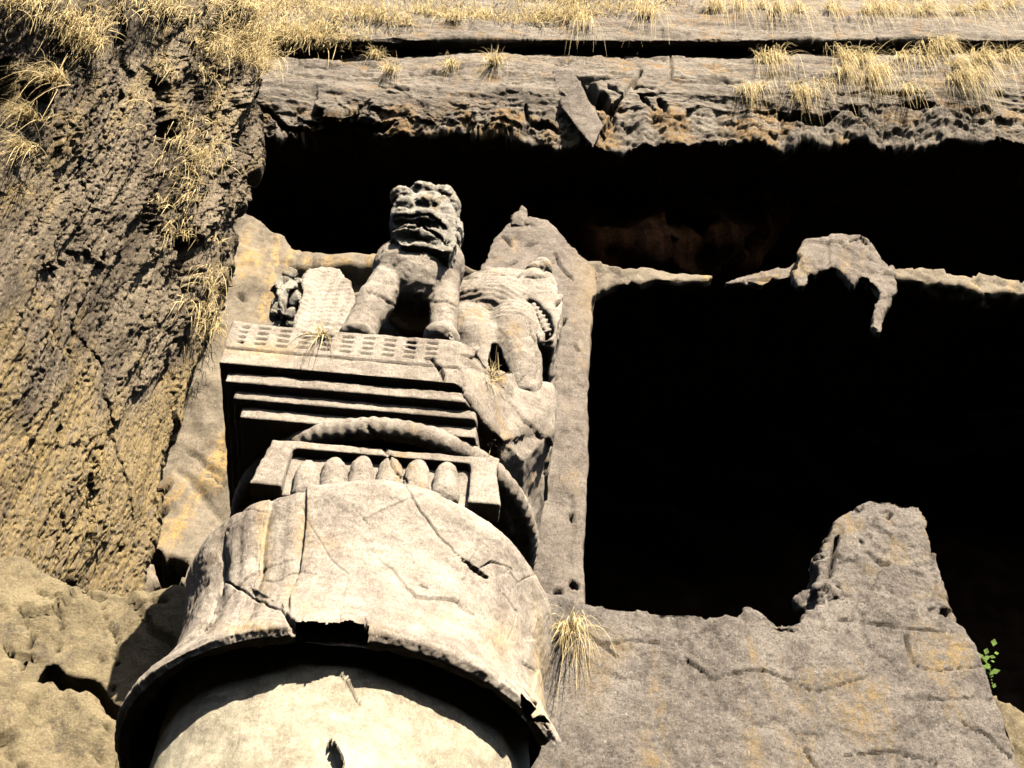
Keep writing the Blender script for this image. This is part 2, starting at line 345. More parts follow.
off = .10*fbm(V, .45, 4, (1, 1, .6), 41)+.05*fbm(V, 2, 4, (1, 1, .3), 42)+(.026*(sst(.1, .5, d1)-.5)+.020*(sst(.1, .5, d1b)-.5)+.028*ridged(V, 9, 4, (1, 1, .35), 44)+.045*ridged(V, 3, 4, (1.6, 1.6, .12), 47))*amt*smo+.05*worley(q3, 1.4, (1, 1, .5), 48)[3]
off += rgt*(.16*ridged(V, 1.3, 4, (1.4, 1.4, .22), 45)+.04*pl+.09*fbm(V, 3.5, 4, (1.4, 1.4, .3), 46))
cracks = [([(112, 75), (116, 95), (118, 118)], 3, .22), ([(150, 80), (158, 104)], 4, .22), ([(156, 125), (161, 146)], 3.5, .2), ([(118, 40), (113, 48)], 4, .15), ([(70, 66), (76, 90)], 1.8, .1), ([(74, 165), (80, 200)], 1.3, .07),
          ([(163, 235), (166, 262), (172, 275)], 9, .5), ([(168, 280), (167, 320), (163, 370), (158, 392)], 6, .16, .4), ([(140, 225), (136, 240)], 5, .22), ([(95, 255), (98, 262)], 3, .15),
          ([(78, 338), (92, 360), (97, 395), (110, 440), (116, 470), (122, 520)], 1.6, .09), ([(52, 270), (48, 315)], 1.2, .06), ([(66, 325), (72, 335)], 3, .12), ([(90, 275), (92, 290)], 1.5, .06), ([(46, 430), (46, 440)], 3, .12), ([(113, 550), (115, 552)], 4, .12),
          ([(150, 110), (152, 150), (148, 200), (152, 225)], 5, .25, .7), ([(182, 80), (186, 120)], 3.5, .2), ([(218, 90), (214, 140), (220, 190)], 3.5, .2, .7), ([(200, 170), (196, 240)], 3, .18, .7), ([(205, 65), (212, 100)], 4, .2), ([(225, 130), (222, 160)], 3, .15), ([(232, 160), (230, 200)], 3, .12), ([(3, 60), (0, 75), (8, 95), (2, 110)], 8, .4), ([(190, 70), (196, 130)], 2.5, .15), ([(45, 40), (46, 62)], 1.5, .1), ([(150, 190), (148, 215)], 3, .15), ([(192, 190), (196, 205)], 2.5, .15)]
co, cr = carve(q, cracks, 1); off += co
# horizontal chisel ribs inside the groove below the hole
m = np.exp(-((q[:, 0]-(168-.02*(q[:, 1]-280)))/9.)**2)*sst(275, 285, q[:, 1])*(1-sst(385, 400, q[:, 1])); off += m*.016*np.sin(q[:, 1]*1.05+7*fbm(V, 3, 3))*sst(-.3, .3, fbm(V, 5, 2))
m = np.exp(-((q[:, 0]-138-.3*(q[:, 1]-220))/8.)**2)*sst(198, 206, q[:, 1])*(1-sst(240, 250, q[:, 1])); off += m*.018*np.sin(q[:, 1]*1.1+6*fbm(V, 3, 3))
cr = np.maximum(cr, .38*sst(.12, .5, fbm(V, 1.5, 5, (2.2, 2.2, .13), 49))*(1-.5*sst(380, 520, q[:, 1])))
och = sst(-.05, .45, fbm(V, .9, 4, (1.2, 1.2, .3), 50)+.8*sst(230, 460, q[:, 1])-.3)
o, Vc = finish('cliff_face', V, gridfaces(*G.shape[:2]), Nn, off, M['cliff'], cr=cr*.9, och=och*.75)
tag(o, kind='structure'); qc = pj(Vc)

# ================================================================== RECESS WALL behind the capital (living rock)
bm = bmesh.new()
slab(bm, [(60, 860), (60, 640), (110, 560), (120, 480), (140, 430), (165, 330), (190, 270), (215, 215), (238, 206), (256, 216), (272, 232), (292, 252), (340, 258), (420, 264), (555, 272), (555, 700), (555, 860), (330, 860)], 8.2, .9)
V, Fc, Nn = remeshed(bm, .026, 3); q = pj(V)
bul = np.exp(-((q[:, 0]-235)/70.)**2-((q[:, 1]-290)/110.)**2)
off = .12*bul + .10*fbm(V, .8, 4, seed=61)+.015*fbm(V, 4, 4, seed=62)+.03*fbm(V, 1.6, 4, seed=63)+.02*worley(V+.1*fbm(V, 2, 3)[:, None], 1.5, seed=6)[3]
off += -.25*sst(285, 300, q[:, 0])*sst(268, 276, q[:, 1])*(1-sst(300, 600, q[:, 1]))          # undercut below the ledge
ledge = sst(285, 300, q[:, 0])*sst(272, 280, q[:, 1]); q3 = V+.05*fbm(V, 3, 3)[:, None]
_, _, _, pl = worley(q3, 3.5, seed=9); off += ledge*.12*pl
co, cr = carve(q, [([(150, 556), (158, 552)], 8, .8, .5), ([(160, 566), (182, 562)], 11, .9, .5), ([(150, 592), (166, 584), (178, 580)], 11, .9, .5), ([(172, 438), (168, 432)], 7, .25, .3), ([(238, 300), (246, 312)], 1.6, .08), ([(186, 452), (212, 474), (226, 482)], 2.5, .04, .3), ([(205, 476), (226, 488)], 1.5, .06), ([(155, 494), (164, 498)], 1.5, .05), ([(176, 470), (200, 490), (222, 515)], 4, .03, 0)], 1)  # first three hollows, carved and darkened, stand in for a cast shadow
off += co
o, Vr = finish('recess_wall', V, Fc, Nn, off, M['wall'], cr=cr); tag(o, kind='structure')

# ================================================================== LINTEL LEDGE
bm = bmesh.new()
slab(bm, [(585, 262), (606, 263), (630, 268), (662, 268), (688, 272), (712, 276), (704, 280), (684, 280), (660, 279), (650, 280), (632, 284), (612, 285), (598, 292), (585, 295)], 8.0, .12)
V, Fc, Nn = remeshed(bm, .03, 1); _, _, _, pl = worley(V, 3, seed=12)
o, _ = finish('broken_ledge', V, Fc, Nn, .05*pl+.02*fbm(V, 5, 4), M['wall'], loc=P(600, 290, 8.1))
tag(o, 'short broken stub of stone ledge jutting right from the shoulder of the tall pier', 'ledge')
bm = bmesh.new()
slab(bm, [(870, 262), (900, 265), (935, 270), (975, 274), (1010, 280), (1060, 276), (1300, 290), (1300, 310), (1060, 296), (1010, 292), (985, 292), (950, 284), (900, 277), (872, 276)], 8.1, .2)
V, Fc, Nn = remeshed(bm, .03, 1); _, _, _, pl = worley(V, 2.6, seed=13); _, _, _, pl2 = worley(V, 7, seed=14)
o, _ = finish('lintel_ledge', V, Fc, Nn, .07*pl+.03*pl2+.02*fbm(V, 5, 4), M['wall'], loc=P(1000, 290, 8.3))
tag(o, 'thin lit rock ledge running to the right edge across the black opening', 'ledge')

# ================================================================== BROKEN COLUMN HEAD hanging from the lintel
bm = bmesh.new()
out = [(796, 264), (800, 248), (806, 236), (830, 234), (860, 234), (872, 240), (880, 248), (895, 266), (898, 282), (892, 298), (885, 308), (881, 328), (873, 322), (876, 306), (883, 296), (884, 290), (877, 281), (866, 276), (858, 276), (853, 284), (848, 277), (836, 267), (820, 266), (810, 272), (806, 280), (800, 280), (797, 272)]
slab(bm, out, 7.8, .09)
slab(bm, [(728, 270), (748, 264), (770, 263), (790, 260), (800, 254), (802, 268), (785, 271), (775, 271), (764, 276), (752, 270)], 7.95, .08)
V, Fc, Nn = remeshed(bm, .016, 1); q = pj(V)
_, _, _, pl = worley(V, 3, seed=15); _, _, _, pl2 = worley(V, 8, seed=16)
edgeL = 1-sst(795, 812, q[:, 0])
off = .035*pl+.012*pl2+.006*fbm(V, 9, 4, gain=.7)+.004
V = V+np.array([0, 1, 0])*(.08*np.abs(q[:, 0]-850)/60*(np.abs(q[:, 0]-850) > 20))[:, None]
co, cr = carve(q, [([(850, 244), (862, 240)], 1.2, .08), ([(862, 240), (868, 246)], 2.5, .1)], 1); off += co
o, _ = finish('broken_column_head', V, Fc, Nn, off, M['pier'], cr=cr, loc=P(850, 270, 8.0))
tag(o, 'hollow broken stump of a column top hanging from the ceiling over the dark opening', 'column fragment')

# ================================================================== TALL PIER
bm = bmesh.new()
out = [(470, 800), (478, 620), (470, 420), (468, 330), (476, 290), (482, 262), (494, 238), (508, 223), (530, 216), (548, 220), (562, 234), (580, 252), (597, 268), (598, 292), (593, 296), (590, 360), (586, 480), (583, 620), (578, 800)]
slab(bm, out, 7.75, .6)
V, Fc, Nn = remeshed(bm, .0165, 2); q = pj(V)
rb = .40*sst(300, 215, q[:, 1])+.10*(np.clip(np.abs(q[:, 0]-535)/60, 0, 1)**3)*sst(340, 300, q[:, 1]); rb = rb*(V[:, 1] < 8.15); V = EYE+(V-EYE)*(1+rb/8.)[:, None]         # rounded head
rd = np.abs(q[:, 0]-535)/60.; off = .03*fbm(V, 1.2, 4, seed=70)+.008*fbm(V, 8, 4, seed=71)+.02*worley(V, 3, seed=20)[3]*sst(330, 270, q[:, 1])
off += -.02*sst(555, 560, q[:, 0])*sst(350, 330, q[:, 1])
co, cr = carve(q, [([(554, 254), (564, 270), (573, 280)], 1.4, .07), ([(503, 234), (512, 246)], 1.6, .05), ([(526, 246), (538, 244)], 1.5, .05), ([(508, 262), (518, 258)], 1.2, .04), ([(530, 222), (537, 226)], 1.3, .04), ([(574, 342), (580, 350)], 1.2, .05), ([(534, 260), (540, 264), (556, 262)], 1, .03),
                      ([(566, 320), (558, 323)], 2, .06), ([(578, 588), (570, 584)], 3, .1), ([(556, 596), (560, 592)], 4, .12), ([(570, 512), (572, 520)], 2, .06), ([(541, 388), (552, 402)], 1, .03), ([(554, 374), (556, 380)], 1, .04), ([(570, 500), (568, 560)], 6, .02, 0)], 1); off += co
o, Vp = finish('stone_pier', V, Fc, Nn, off, M['pier'], cr=cr, och=.6*sst(560, 600, q[:, 0])*sst(360, 300, q[:, 1]), loc=P(530, 800, 8.0))
tag(o, 'tall grey rock pier with rounded head standing behind the carved pillar beside the dark opening', 'pier')
bm = bmesh.new(); slab(bm, [(512, 224), (513, 212), (519, 210), (522, 205), (528, 208), (530, 222), (524, 226)], 8.1, .25)
V, Fc, Nn = remeshed(bm, .015, 1); o, _ = finish('rock_chip', V, Fc, Nn, .03*worley(V, 9, seed=4)[3], M['pier'], loc=P(520, 222, 8.0))
tag(o, 'small reddish stone chip sitting on the rounded head of the tall pier', 'stone')

# ================================================================== PARAPET WALL with broken stub
bm = bmesh.new()
out = [(500, 592), (560, 600), (583, 604), (620, 608), (660, 611), (695, 611), (712, 617), (735, 617), (748, 610), (760, 611), (775, 620), (785, 625), (800, 622), (805, 612), (812, 606),
       (826, 604), (822, 590), (834, 584), (845, 590), (900, 596), (957, 622), (966, 634), (974, 648), (984, 672), (990, 692), (1000, 712), (1012, 750), (1024, 800), (1035, 860), (480, 860)]
slab(bm, out, 7.1, .7)
V, Fc, Nn = remeshed(bm, .0165, 2); q = pj(V)
q3 = V+.08*np.stack([fbm(V, 2.5, 3, seed=s) for s in (81, 82, 83)], 1); _, _, _, pl = worley(q3, 2.2, seed=21); _, _, _, pl2 = worley(q3, 7, seed=22)
topz = sst(640, 600, q[:, 1]); off = .04*fbm(V, .7, 4, seed=84)+.014*pl+.005*pl2+.006*fbm(V, 14, 5, seed=85, gain=.7)+.006*ridged(V@np.array([[.8, 0, .6], [0, 1, 0], [-.6, 0, .8]]), 5, 3, (.5, .5, 3), 86)*sst(-.1, .3, fbm(V, 1.3, 3, seed=87))+topz*(.03*pl+.03*pl2)
lines = [([(545, 628), (570, 634), (585, 632), (600, 642), (630, 640), (665, 643)], 1.1, .04), ([(600, 640), (612, 650), (618, 656)], 1.2, .04), ([(684, 655), (702, 666), (714, 676)], 1.5, .06), ([(714, 678), (745, 669), (765, 670), (785, 676), (798, 682)], 1.1, .05), ([(798, 682), (812, 690), (840, 685), (870, 676)], .9, .04),
         ([(906, 632), (907, 650), (912, 668)], 1.2, .05), ([(912, 668), (930, 675), (980, 668)], .9, .03), ([(840, 620), (906, 632), (960, 636)], 1.1, .05), ([(840, 755), (890, 750), (940, 765)], 1, .04), ([(960, 725), (985, 735), (1010, 760)], 1.2, .05), ([(900, 702), (990, 700)], 1.2, .03, .2), ([(848, 628), (850, 640)], 1, .04), ([(806, 750), (818, 766)], 1.2, .05), ([(768, 618), (785, 626), (800, 628)], 1, .04)]
lines = [(c[0], c[1]*.95, c[2], *c[3:]) for c in lines]
co, cr = carve(q, lines, 1); off += co
och = .8*np.maximum.reduce([np.exp(-((q[:, 0]-655)/14.)**2)*sst(690, 730, q[:, 1]), .8*np.exp(-((q[:, 0]-754)/10.)**2)*sst(650, 700, q[:, 1]), .8*np.exp(-((q[:, 0]-618)/14.)**2-((q[:, 1]-648)/12.)**2), .9*np.exp(-((q[:, 0]-595)/22.)**2-((q[:, 1]-665)/40.)**2)*.8, .7*np.exp(-((q[:, 0]-912)/6.)**2-((q[:, 1]-660)/14.)**2)])
och = och*sst(-.25, .25, fbm(V, 3.5, 5, (1, 1, .5), 96, .7))
o, Vw = finish('parapet_wall', V, Fc, Nn, off, M['parapet'], cr=cr, och=och, loc=P(760, 860, 7.6))
tag(o, 'broad cracked grey rock parapet with ochre stains closing the bottom of the dark opening', 'wall'); qw = q
bm = bmesh.new()
out = [(826, 612), (822, 600), (826, 590), (826, 578), (824, 560), (822, 548), (832, 530), (842, 514), (858, 504), (868, 497), (896, 498), (906, 503), (920, 504), (924, 512), (930, 532), (940, 568), (947, 594), (951, 616), (957, 630)]
slab(bm, out, 7.15, .7)
V, Fc, Nn = remeshed(bm, .0145, 2); q = pj(V)
q3 = V+.08*np.stack([fbm(V, 2.5, 3, seed=s) for s in (91, 92, 93)], 1); _, _, _, pl = worley(q3, 2.4, seed=24); _, _, _, pl2 = worley(q3, 7, seed=25)
lf = sst(850, 830, q[:, 0]); off = .06*fbm(V, 1.2, 4, seed=94)+.04*pl+.018*pl2+.007*fbm(V, 14, 5, seed=95, gain=.7)+lf*.02*pl2
co, cr = carve(q, [([(836, 540), (832, 565), (828, 580)], 3, .1), ([(838, 590), (836, 600)], 4, .12), ([(886, 518), (892, 514)], 2, .06), ([(858, 540), (862, 546)], 2, .06), ([(892, 600), (893, 612)], 1.5, .06), ([(945, 612), (940, 618)], 4, .12), ([(826, 612), (850, 610), (880, 612), (900, 606), (950, 614)], 1.2, .04)], 1); off += co
o, _ = finish('broken_pillar_stub', V, Fc, Nn, off, M['parapet'], cr=cr, och=.4*sst(.1, .4, fbm(V, 4, 3)), loc=P(890, 612, 7.5))
tag(o, 'jagged grey stump of a broken pillar rising from the parapet before the dark opening', 'pillar stub')
bm = bmesh.new(); ball(bm, P(822, 600, 7.2), (.12, .12, .13)); ball(bm, P(812, 606, 7.25), (.1, .1, .08))
V, Fc, Nn = remeshed(bm, .015, 1); o, _ = finish('rock_lump', V, Fc, Nn, .08*worley(V, 5, seed=4)[3]+.02*fbm(V, 8, 3), M['parapet'], loc=P(820, 610, 7.25))
tag(o, 'fist shaped lump of stone wedged at the left foot of the broken stub', 'stone')

# ================================================================== BOULDERS lower left
def boulder(name, out, Y, th, label, seed, cracks=(), mat='boulder', vox=.02, och=None):
    bm = bmesh.new(); slab(bm, out, Y, th); V, Fc, Nn = remeshed(bm, vox, 3); q = pj(V)
    q3 = V+.1*np.stack([fbm(V, 2, 3, seed=s+seed) for s in (1, 2, 3)], 1); _, _, _, pl = worley(q3, 1.6, seed=seed)
    pl2 = worley(q3, 4.5, seed=seed+1)[3]
    off = .07*fbm(V, .9, 4, seed=seed)+.06*pl*np.clip(-Nn[:, 1], 0, 1)+.012*pl2+.008*fbm(V, 7, 4, seed=seed+4)+.006*fbm(V, 25, 4, seed=seed+5, gain=.7)
    co, cr = carve(q, cracks, 1); off += co
    o, _ = finish(name, V, Fc, Nn, off, M[mat], cr=cr, loc=np.mean([P(*out[0], Y), P(*out[len(out)//2], Y)], 0)); return tag(o, label, 'boulder')
boulder('boulder', [(-260, 560), (-60, 560), (20, 556), (60, 582), (110, 592), (150, 600), (185, 596), (210, 610), (210, 760), (128, 712), (112, 698), (98, 678), (72, 672), (54, 656), (40, 668), (25, 690), (-40, 694), (-260, 700)], 5.95, .9, 'large smooth yellowish rock mass left of the bell capital above the dark crevice', 101,
        [([(57, 600), (62, 630), (54, 654)], 1.6, .05), ([(20, 610), (34, 640), (22, 668)], 1.4, .05), ([(100, 600), (118, 640), (110, 690)], 1.3, .05), ([(0, 640), (12, 655), (38, 660)], 1.5, .07), ([(35, 590), (55, 605)], 1.5, .04), ([(60, 582), (108, 600)], 1.6, .05), ([(130, 610), (180, 608)], 1, .03), ([(98, 652), (104, 656)], 1.2, .04), ([(30, 558), (44, 575)], 1.5, .05)])
boulder('boulder', [(-260, 690), (0, 688), (30, 684), (60, 694), (85, 692), (98, 706), (106, 722), (122, 724), (122, 760), (140, 900), (-260, 900)], 5.75, .9, 'grey brown rounded rock in the lower left corner below the dark crevice', 111,
        [([(104, 726), (114, 738)], 1.2, .05), ([(92, 748), (102, 764)], 1.4, .06), ([(0, 748), (25, 766)], 1.4, .05)], mat='boulder')
boulder('rock_wedge', [(46, 660), (56, 652), (66, 672), (60, 680), (44, 674)], 6.2, .4, 'small dark brown rock wedged in the crevice between the left boulders', 121, mat='under', vox=.015)
boulder('boulder', [(994, 700), (1012, 704), (1040, 716), (1100, 730), (1100, 900), (1035, 830), (1018, 760), (1004, 720)], 8.0, .8, 'mossy yellow rock slab at the right edge behind the parapet end', 131)

# ================================================================== WEDGE BLOCK in the eave
def edged(name, pts, faces, mat, parent=None, loc=None):
    bm = bmesh.new(); vs = [bm.verts.new(p) for p in pts]
    for f in faces: bm.faces.new([vs[i] for i in f])
    bmesh.ops.recalc_face_normals(bm, faces=bm.faces); V, Fc, Nn = remeshed(bm, .016, 1)
    return finish(name, V, Fc, Nn, .012*fbm(V, 4, 4)+.012*worley(V, 5, seed=3)[3], mat, parent, loc)[0]
o = edged('rock_slab', [P(552, 70, 7.74), P(574, 73, 7.68), P(603, 126, 7.64), P(593, 148, 7.66), P(562, 108, 7.74), P(552, 70, 8.3), P(574, 73, 8.3), P(603, 126, 8.0), P(593, 148, 7.9), P(562, 108, 8.1)], [(0, 1, 2, 3, 4), (9, 8, 7, 6, 5), (0, 5, 6, 1), (1, 6, 7, 2), (2, 7, 8, 3), (3, 8, 9, 4), (4, 9, 5, 0)], M['pier'], loc=P(590, 145, 7.8))
tag(o, 'pale smooth slanting slab of split rock in the notch of the eave above the tall pier', 'rock slab')

# ================================================================== CAVE INTERIOR
def boxq(x0, x1, y0, y1, z0, z1): return [(x0, y0, z0), (x1, y0, z0), (x1, y1, z0), (x0, y1, z0), (x0, y0, z1), (x1, y0, z1), (x1, y1, z1), (x0, y1, z1)]
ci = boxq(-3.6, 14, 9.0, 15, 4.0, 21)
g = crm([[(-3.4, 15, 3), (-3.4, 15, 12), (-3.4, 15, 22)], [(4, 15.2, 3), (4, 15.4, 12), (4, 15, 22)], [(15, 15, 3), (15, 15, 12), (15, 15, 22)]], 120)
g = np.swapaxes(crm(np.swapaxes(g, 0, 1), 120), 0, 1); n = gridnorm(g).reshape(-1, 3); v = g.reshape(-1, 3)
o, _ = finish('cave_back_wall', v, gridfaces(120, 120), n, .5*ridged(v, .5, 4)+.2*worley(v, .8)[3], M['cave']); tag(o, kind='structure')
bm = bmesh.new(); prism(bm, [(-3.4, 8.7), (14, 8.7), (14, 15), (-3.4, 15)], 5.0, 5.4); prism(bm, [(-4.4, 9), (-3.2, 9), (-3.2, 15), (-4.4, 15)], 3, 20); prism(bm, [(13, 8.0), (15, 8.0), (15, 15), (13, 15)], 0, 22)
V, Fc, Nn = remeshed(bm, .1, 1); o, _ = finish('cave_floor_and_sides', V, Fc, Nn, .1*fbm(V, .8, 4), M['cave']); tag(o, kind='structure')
# rough brown pendant rock seen dimly in the upper recess
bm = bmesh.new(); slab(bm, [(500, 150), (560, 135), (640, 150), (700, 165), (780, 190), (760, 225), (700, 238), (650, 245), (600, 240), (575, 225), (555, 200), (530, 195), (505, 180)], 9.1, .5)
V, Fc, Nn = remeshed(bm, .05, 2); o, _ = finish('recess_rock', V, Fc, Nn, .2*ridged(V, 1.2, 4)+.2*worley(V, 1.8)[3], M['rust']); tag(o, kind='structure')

# ================================================================== CARVED PILLAR
pil = empty('carved_pillar', (XC, YC, 0), 'big carved stone pillar with bell shaped capital, stepped slabs and square abacus', 'pillar')
def lathe(name, prof, mat, nth, nz, disp, parent, cracks=(), hole=None, och=None):
    prof = np.array(prof, float); seg = np.r_[0, np.cumsum(np.linalg.norm(np.diff(prof, axis=0), axis=1))]
    t = np.linspace(0, seg[-1], nz); R = np.interp(t, seg, prof[:, 0]); Z = np.interp(t, seg, prof[:, 1])
    th = np.linspace(0, 2*np.pi, nth, endpoint=False)-np.pi/2
    G = np.stack([XC+R[:, None]*np.cos(th), YC+R[:, None]*np.sin(th), np.repeat(Z[:, None], nth, 1)], -1)
    dR = np.gradient(R); dZ = np.gradient(Z); l = np.hypot(dR, dZ)+1e-9
    nr, nz_ = dZ/l, -dR/l
    Nn = np.stack([nr[:, None]*np.cos(th), nr[:, None]*np.sin(th), np.repeat(nz_[:, None], nth, 1)], -1).reshape(-1, 3)
    V = G.reshape(-1, 3); q = pj(V); front = V[:, 1] < YC+.35
    off = disp(V, Nn, q, np.tile(th, nz), np.repeat(Z, nth), np.repeat(R, nth))
    co, cr = carve(q, cracks, 1); co *= front; cr *= front; off = off+co
    Fc = gridfaces(nz, nth, True)
    if hole is not None:
        bad = hole(V, q); Fc = Fc[~bad[Fc].any(1)]
    return finish(name, V, Fc, Nn, off, mat, parent, cr=cr, och=och(q, V) if och else None)[0]
ZR = 5.41
# bell: inside up first, then lip, then outer profile upward, then top
bellp = [(.60, ZR+.55), (.80, ZR+.42), (.89, ZR+.15), (.925, ZR+.005), (.975, ZR-.012), (1.0, ZR+.015), (.995, ZR+.055), (.975, ZR+.09), (.935, ZR+.17), (.895, ZR+.28), (.87, ZR+.42), (.865, ZR+.62), (.885, ZR+.80), (.895, ZR+.90), (.885, ZR+.97), (.85, ZR+1.03), (.80, ZR+1.08), (.73, ZR+1.13), (.64, ZR+1.165), (.52, ZR+1.185), (.3, ZR+1.19), (.02, ZR+1.19)]
grooveA = [(269, 489), (260, 524), (256, 568), (248, 595), (240, 620), (230, 640)]
grooveB = [(222, 532), (220, 545), (219, 577), (213, 600), (203, 628)]
grooveC = [(304, 500), (303, 513), (301, 548), (298, 571), (289, 598)]
grooveD = [(203, 540), (197, 560), (193, 590), (187, 630)]
bell_cracks = [(grooveA, 1.4, .008, .5), (grooveB, 2.2, .012, .6), (grooveC, 1.1, .006, .4), 
    ([(256, 577), (272, 579), (295, 571), (318, 578)], 1.2, .012, .6), ([(219, 579), (248, 592), (281, 612), (298, 636)], 1.7, .04), ([(262, 640), (300, 628), (330, 632)], .8, .006, .2),
    ([(401, 482), (416, 504), (440, 536), (466, 561)], 1.3, .02, .8), ([(463, 560), (475, 569), (489, 577)], 2.8, .05), ([(480, 568), (492, 562), (513, 570)], 1.4, .03),
    ([(286, 618), (293, 626), (300, 640)], 4, .05), ([(365, 618), (367, 636)], 1.6, .06), ([(418, 586), (430, 591)], 1.4, .015), ([(229, 512), (252, 510), (268, 511)], 1, .01, .5),
    ([(505, 568), (520, 582), (545, 570)], 1, .01, .5), ([(500, 590), (516, 612), (508, 640)], 1.4, .01, .3), ([(350, 503), (366, 522), (380, 530)], .8, .006, .3), ([(521, 677), (538, 705), (549, 730)], 1.6, .05), ([(480, 610), (500, 660)], .8, .008, .2), ([(300, 505), (330, 560), (348, 575), (340, 620)], 1.3, .008, .15)]
def bell_disp(V, N, q, th, Z, R):
    body = sst(ZR+.06, ZR+.2, Z)*(1-sst(ZR+1.1, ZR+1.19, Z))*sst(.6, .8, R)
    # turned-down petals: raised ribs, worn away on the sunny front
    wear = sst(300, 200, q[:, 0])*.9+.1; rib = np.abs(np.sin(th*9.5+.3))
    d = body*wear*.006*(rib-.5)
    d += .018*fbm(V, 1.6, 4, seed=5)+.004*fbm(V, 9, 4, seed=6)+.0025*fbm(V, 30, 3, seed=8)
    a, b_ = q[:, 0], q[:, 1]
    xa = np.interp(b_, [489, 524, 568, 595, 620], [269, 260, 256, 248, 240]); xc = np.interp(b_, [500, 548, 571, 598], [304, 301, 298, 289])
    ok = (V[:, 1] < YC)*body*(b_ < 640)
    d += ok*.022*sst(xc+2, xc-1, a)*sst(xa-2, xa+2, a)*0 - ok*.02*sst(xc+3, xc, a)*sst(xa, xa+3, a)
    q3 = V+.03*fbm(V, 5, 3)[:, None]; _, _, _, pl = worley(q3, 2.4, seed=31); d += body*.012*pl
    for g, w_, dp in ((grooveA, 7, .018), (grooveB, 7, .026), (grooveC, 6, .010), ([(246, 498), (240, 530), (237, 580), (226, 622)], 4, .008), ([(284, 492), (280, 540), (276, 590), (266, 624)], 5, .006), ([(514, 560), (534, 600), (528, 650), (520, 690)], 6, .010)):
        gd, gt = pldist(q, g); d -= ok*dp*np.exp(-(gd/w_)**2)*np.sin(np.pi*np.clip(gt*.9+.08, 0, 1))**.5
    lip = 1-sst(ZR+.0, ZR+.14, Z); d += lip*(.005*fbm(V, 18, 3, seed=33)+.008*worley(V, 5, seed=32)[3])
    return d
def bell_hole(V, q):
    z = V[:, 2]-ZR; f = (V[:, 1] < YC-.6)
    h = f & (q[:, 0] > 296) & (q[:, 0] < 368) & (z < .04+.02*fbm(V, 9, 3)-.035*np.exp(-((q[:, 0]-325)/18.)**2)) & (np.hypot(V[:, 0]-XC, V[:, 1]-YC) > .93)
    h |= (V[:, 1] < YC) & (q[:, 0] > 522) & (z < .05+.03*fbm(V, 8, 3)) & (q[:, 1] > 690) & (q[:, 1] < 722) & (np.hypot(V[:, 0]-XC, V[:, 1]-YC) > .93)
    h |= (V[:, 1] < YC+.3) & (q[:, 0] > 505) & (q[:, 1] > 741+6*fbm(V, 9, 3)) & (z < .35)
    return h
def bell_och(q, V):
    f = np.zeros(len(q))
    for cx, cy, sx, sy, a in [(262, 540, 6, 45, .9), (302, 530, 10, 25, .7), (250, 628, 30, 6, .8), (345, 632, 30, 6, .8), (500, 640, 16, 20, .55), (540, 670, 8, 60, .8), (330, 545, 14, 8, .4), (290, 590, 8, 14, .5), (440, 620, 40, 8, .3)]:
        f = np.maximum(f, a*np.exp(-((q[:, 0]-cx)/sx)**2-((q[:, 1]-cy)/sy)**2))
    return f
bell_cracks = [(c[0], c[1]*(.5 if c[1] < 2.2 else .75), c[2]*.8, *c[3:]) for c in bell_cracks]
lathe('bell_capital', bellp, M['bell'], 1400, 420, bell_disp, pil, bell_cracks, bell_hole, bell_och)
lathe('shaft', [(.50, ZR+.58), (.80, ZR+.50), (.815, ZR+.1), (.82, ZR-.3), (.825, ZR-1), (.83, 3.0), (.82, 0.35), (.95, .3), (.95, 0)], M['shaft'], 700, 500,
      lambda V, N, q, th, Z, R: .012*fbm(V, 1.5, 4, seed=51)+.004*fbm(V, 12, 4, seed=52), pil, [([(330, 744), (334, 752), (341, 768), (346, 790)], 2.2, .06), ([(340, 672), (352, 690), (362, 705)], 1.2, .02, .7), ([(205, 700), (240, 690)], 2, .01, .3)])

# --- amalaka: ribbed cushion inside an open box frame
lathe('ribbed_cushion', [(.3, ZR+1.14), (.50, ZR+1.155), (.59, ZR+1.17), (.60, ZR+1.25), (.60, ZR+1.31), (.59, ZR+1.35), (.56, ZR+1.365), (.53, ZR+1.375), (.2, ZR+1.375)], M['carved'], 900, 90,
      lambda V, N, q, th, Z, R: .085*(np.abs(np.cos(th*15+.2))**.9-.90)+.01*fbm(V, 2.5, 2, seed=7)+.006*fbm(V, 6, 4), pil)
def stone(name, build, mat, voxel, disp, parent=pil, smooth=1, cracks=(), och=None):
    bm = bmesh.new(); build(bm); V, Fc, Nn = remeshed(bm, voxel, smooth); q = pj(V); off = disp(V, Nn, q)
    co, cr = carve(q, cracks, 1); off = off+co
    return finish(name, V, Fc, Nn, off, mat, parent, cr=cr, och=och(q, V) if och else None)[0]
def sq(a): return [(XC-a, YC-a), (XC+a, YC-a), (XC+a, YC+a), (XC-a, YC+a)]
def cutsq(a, c=1.0, tight=False):
    """square with its front right corner broken away along the line seen in the photograph"""
    line = [(.27*c, -.90), (.43*c, -.765), (.58*c, -.60), (.70*c, -.41), (.73*c, -.22), (.68*c, .05), (.63*c, .40), (.60*c, .9)]
    if tight: line = [(.27*c, -.90), (.43*c, -.765), (.47*c, -.6), (.50*c, -.3), (.5*c, .9)]
    x0 = np.interp(-a, [p[1] for p in line], [p[0] for p in line]); poly = [(XC-a, YC-a), (XC+min(a, x0), YC-a)]
    poly += [(XC+min(a, p[0]), YC+p[1]) for p in line if -a < p[1] < a]
    x1 = np.interp(a, [p[1] for p in line], [p[0] for p in line]); poly += [(XC+min(a, x1), YC+a), (XC-a, YC+a)]
    return poly
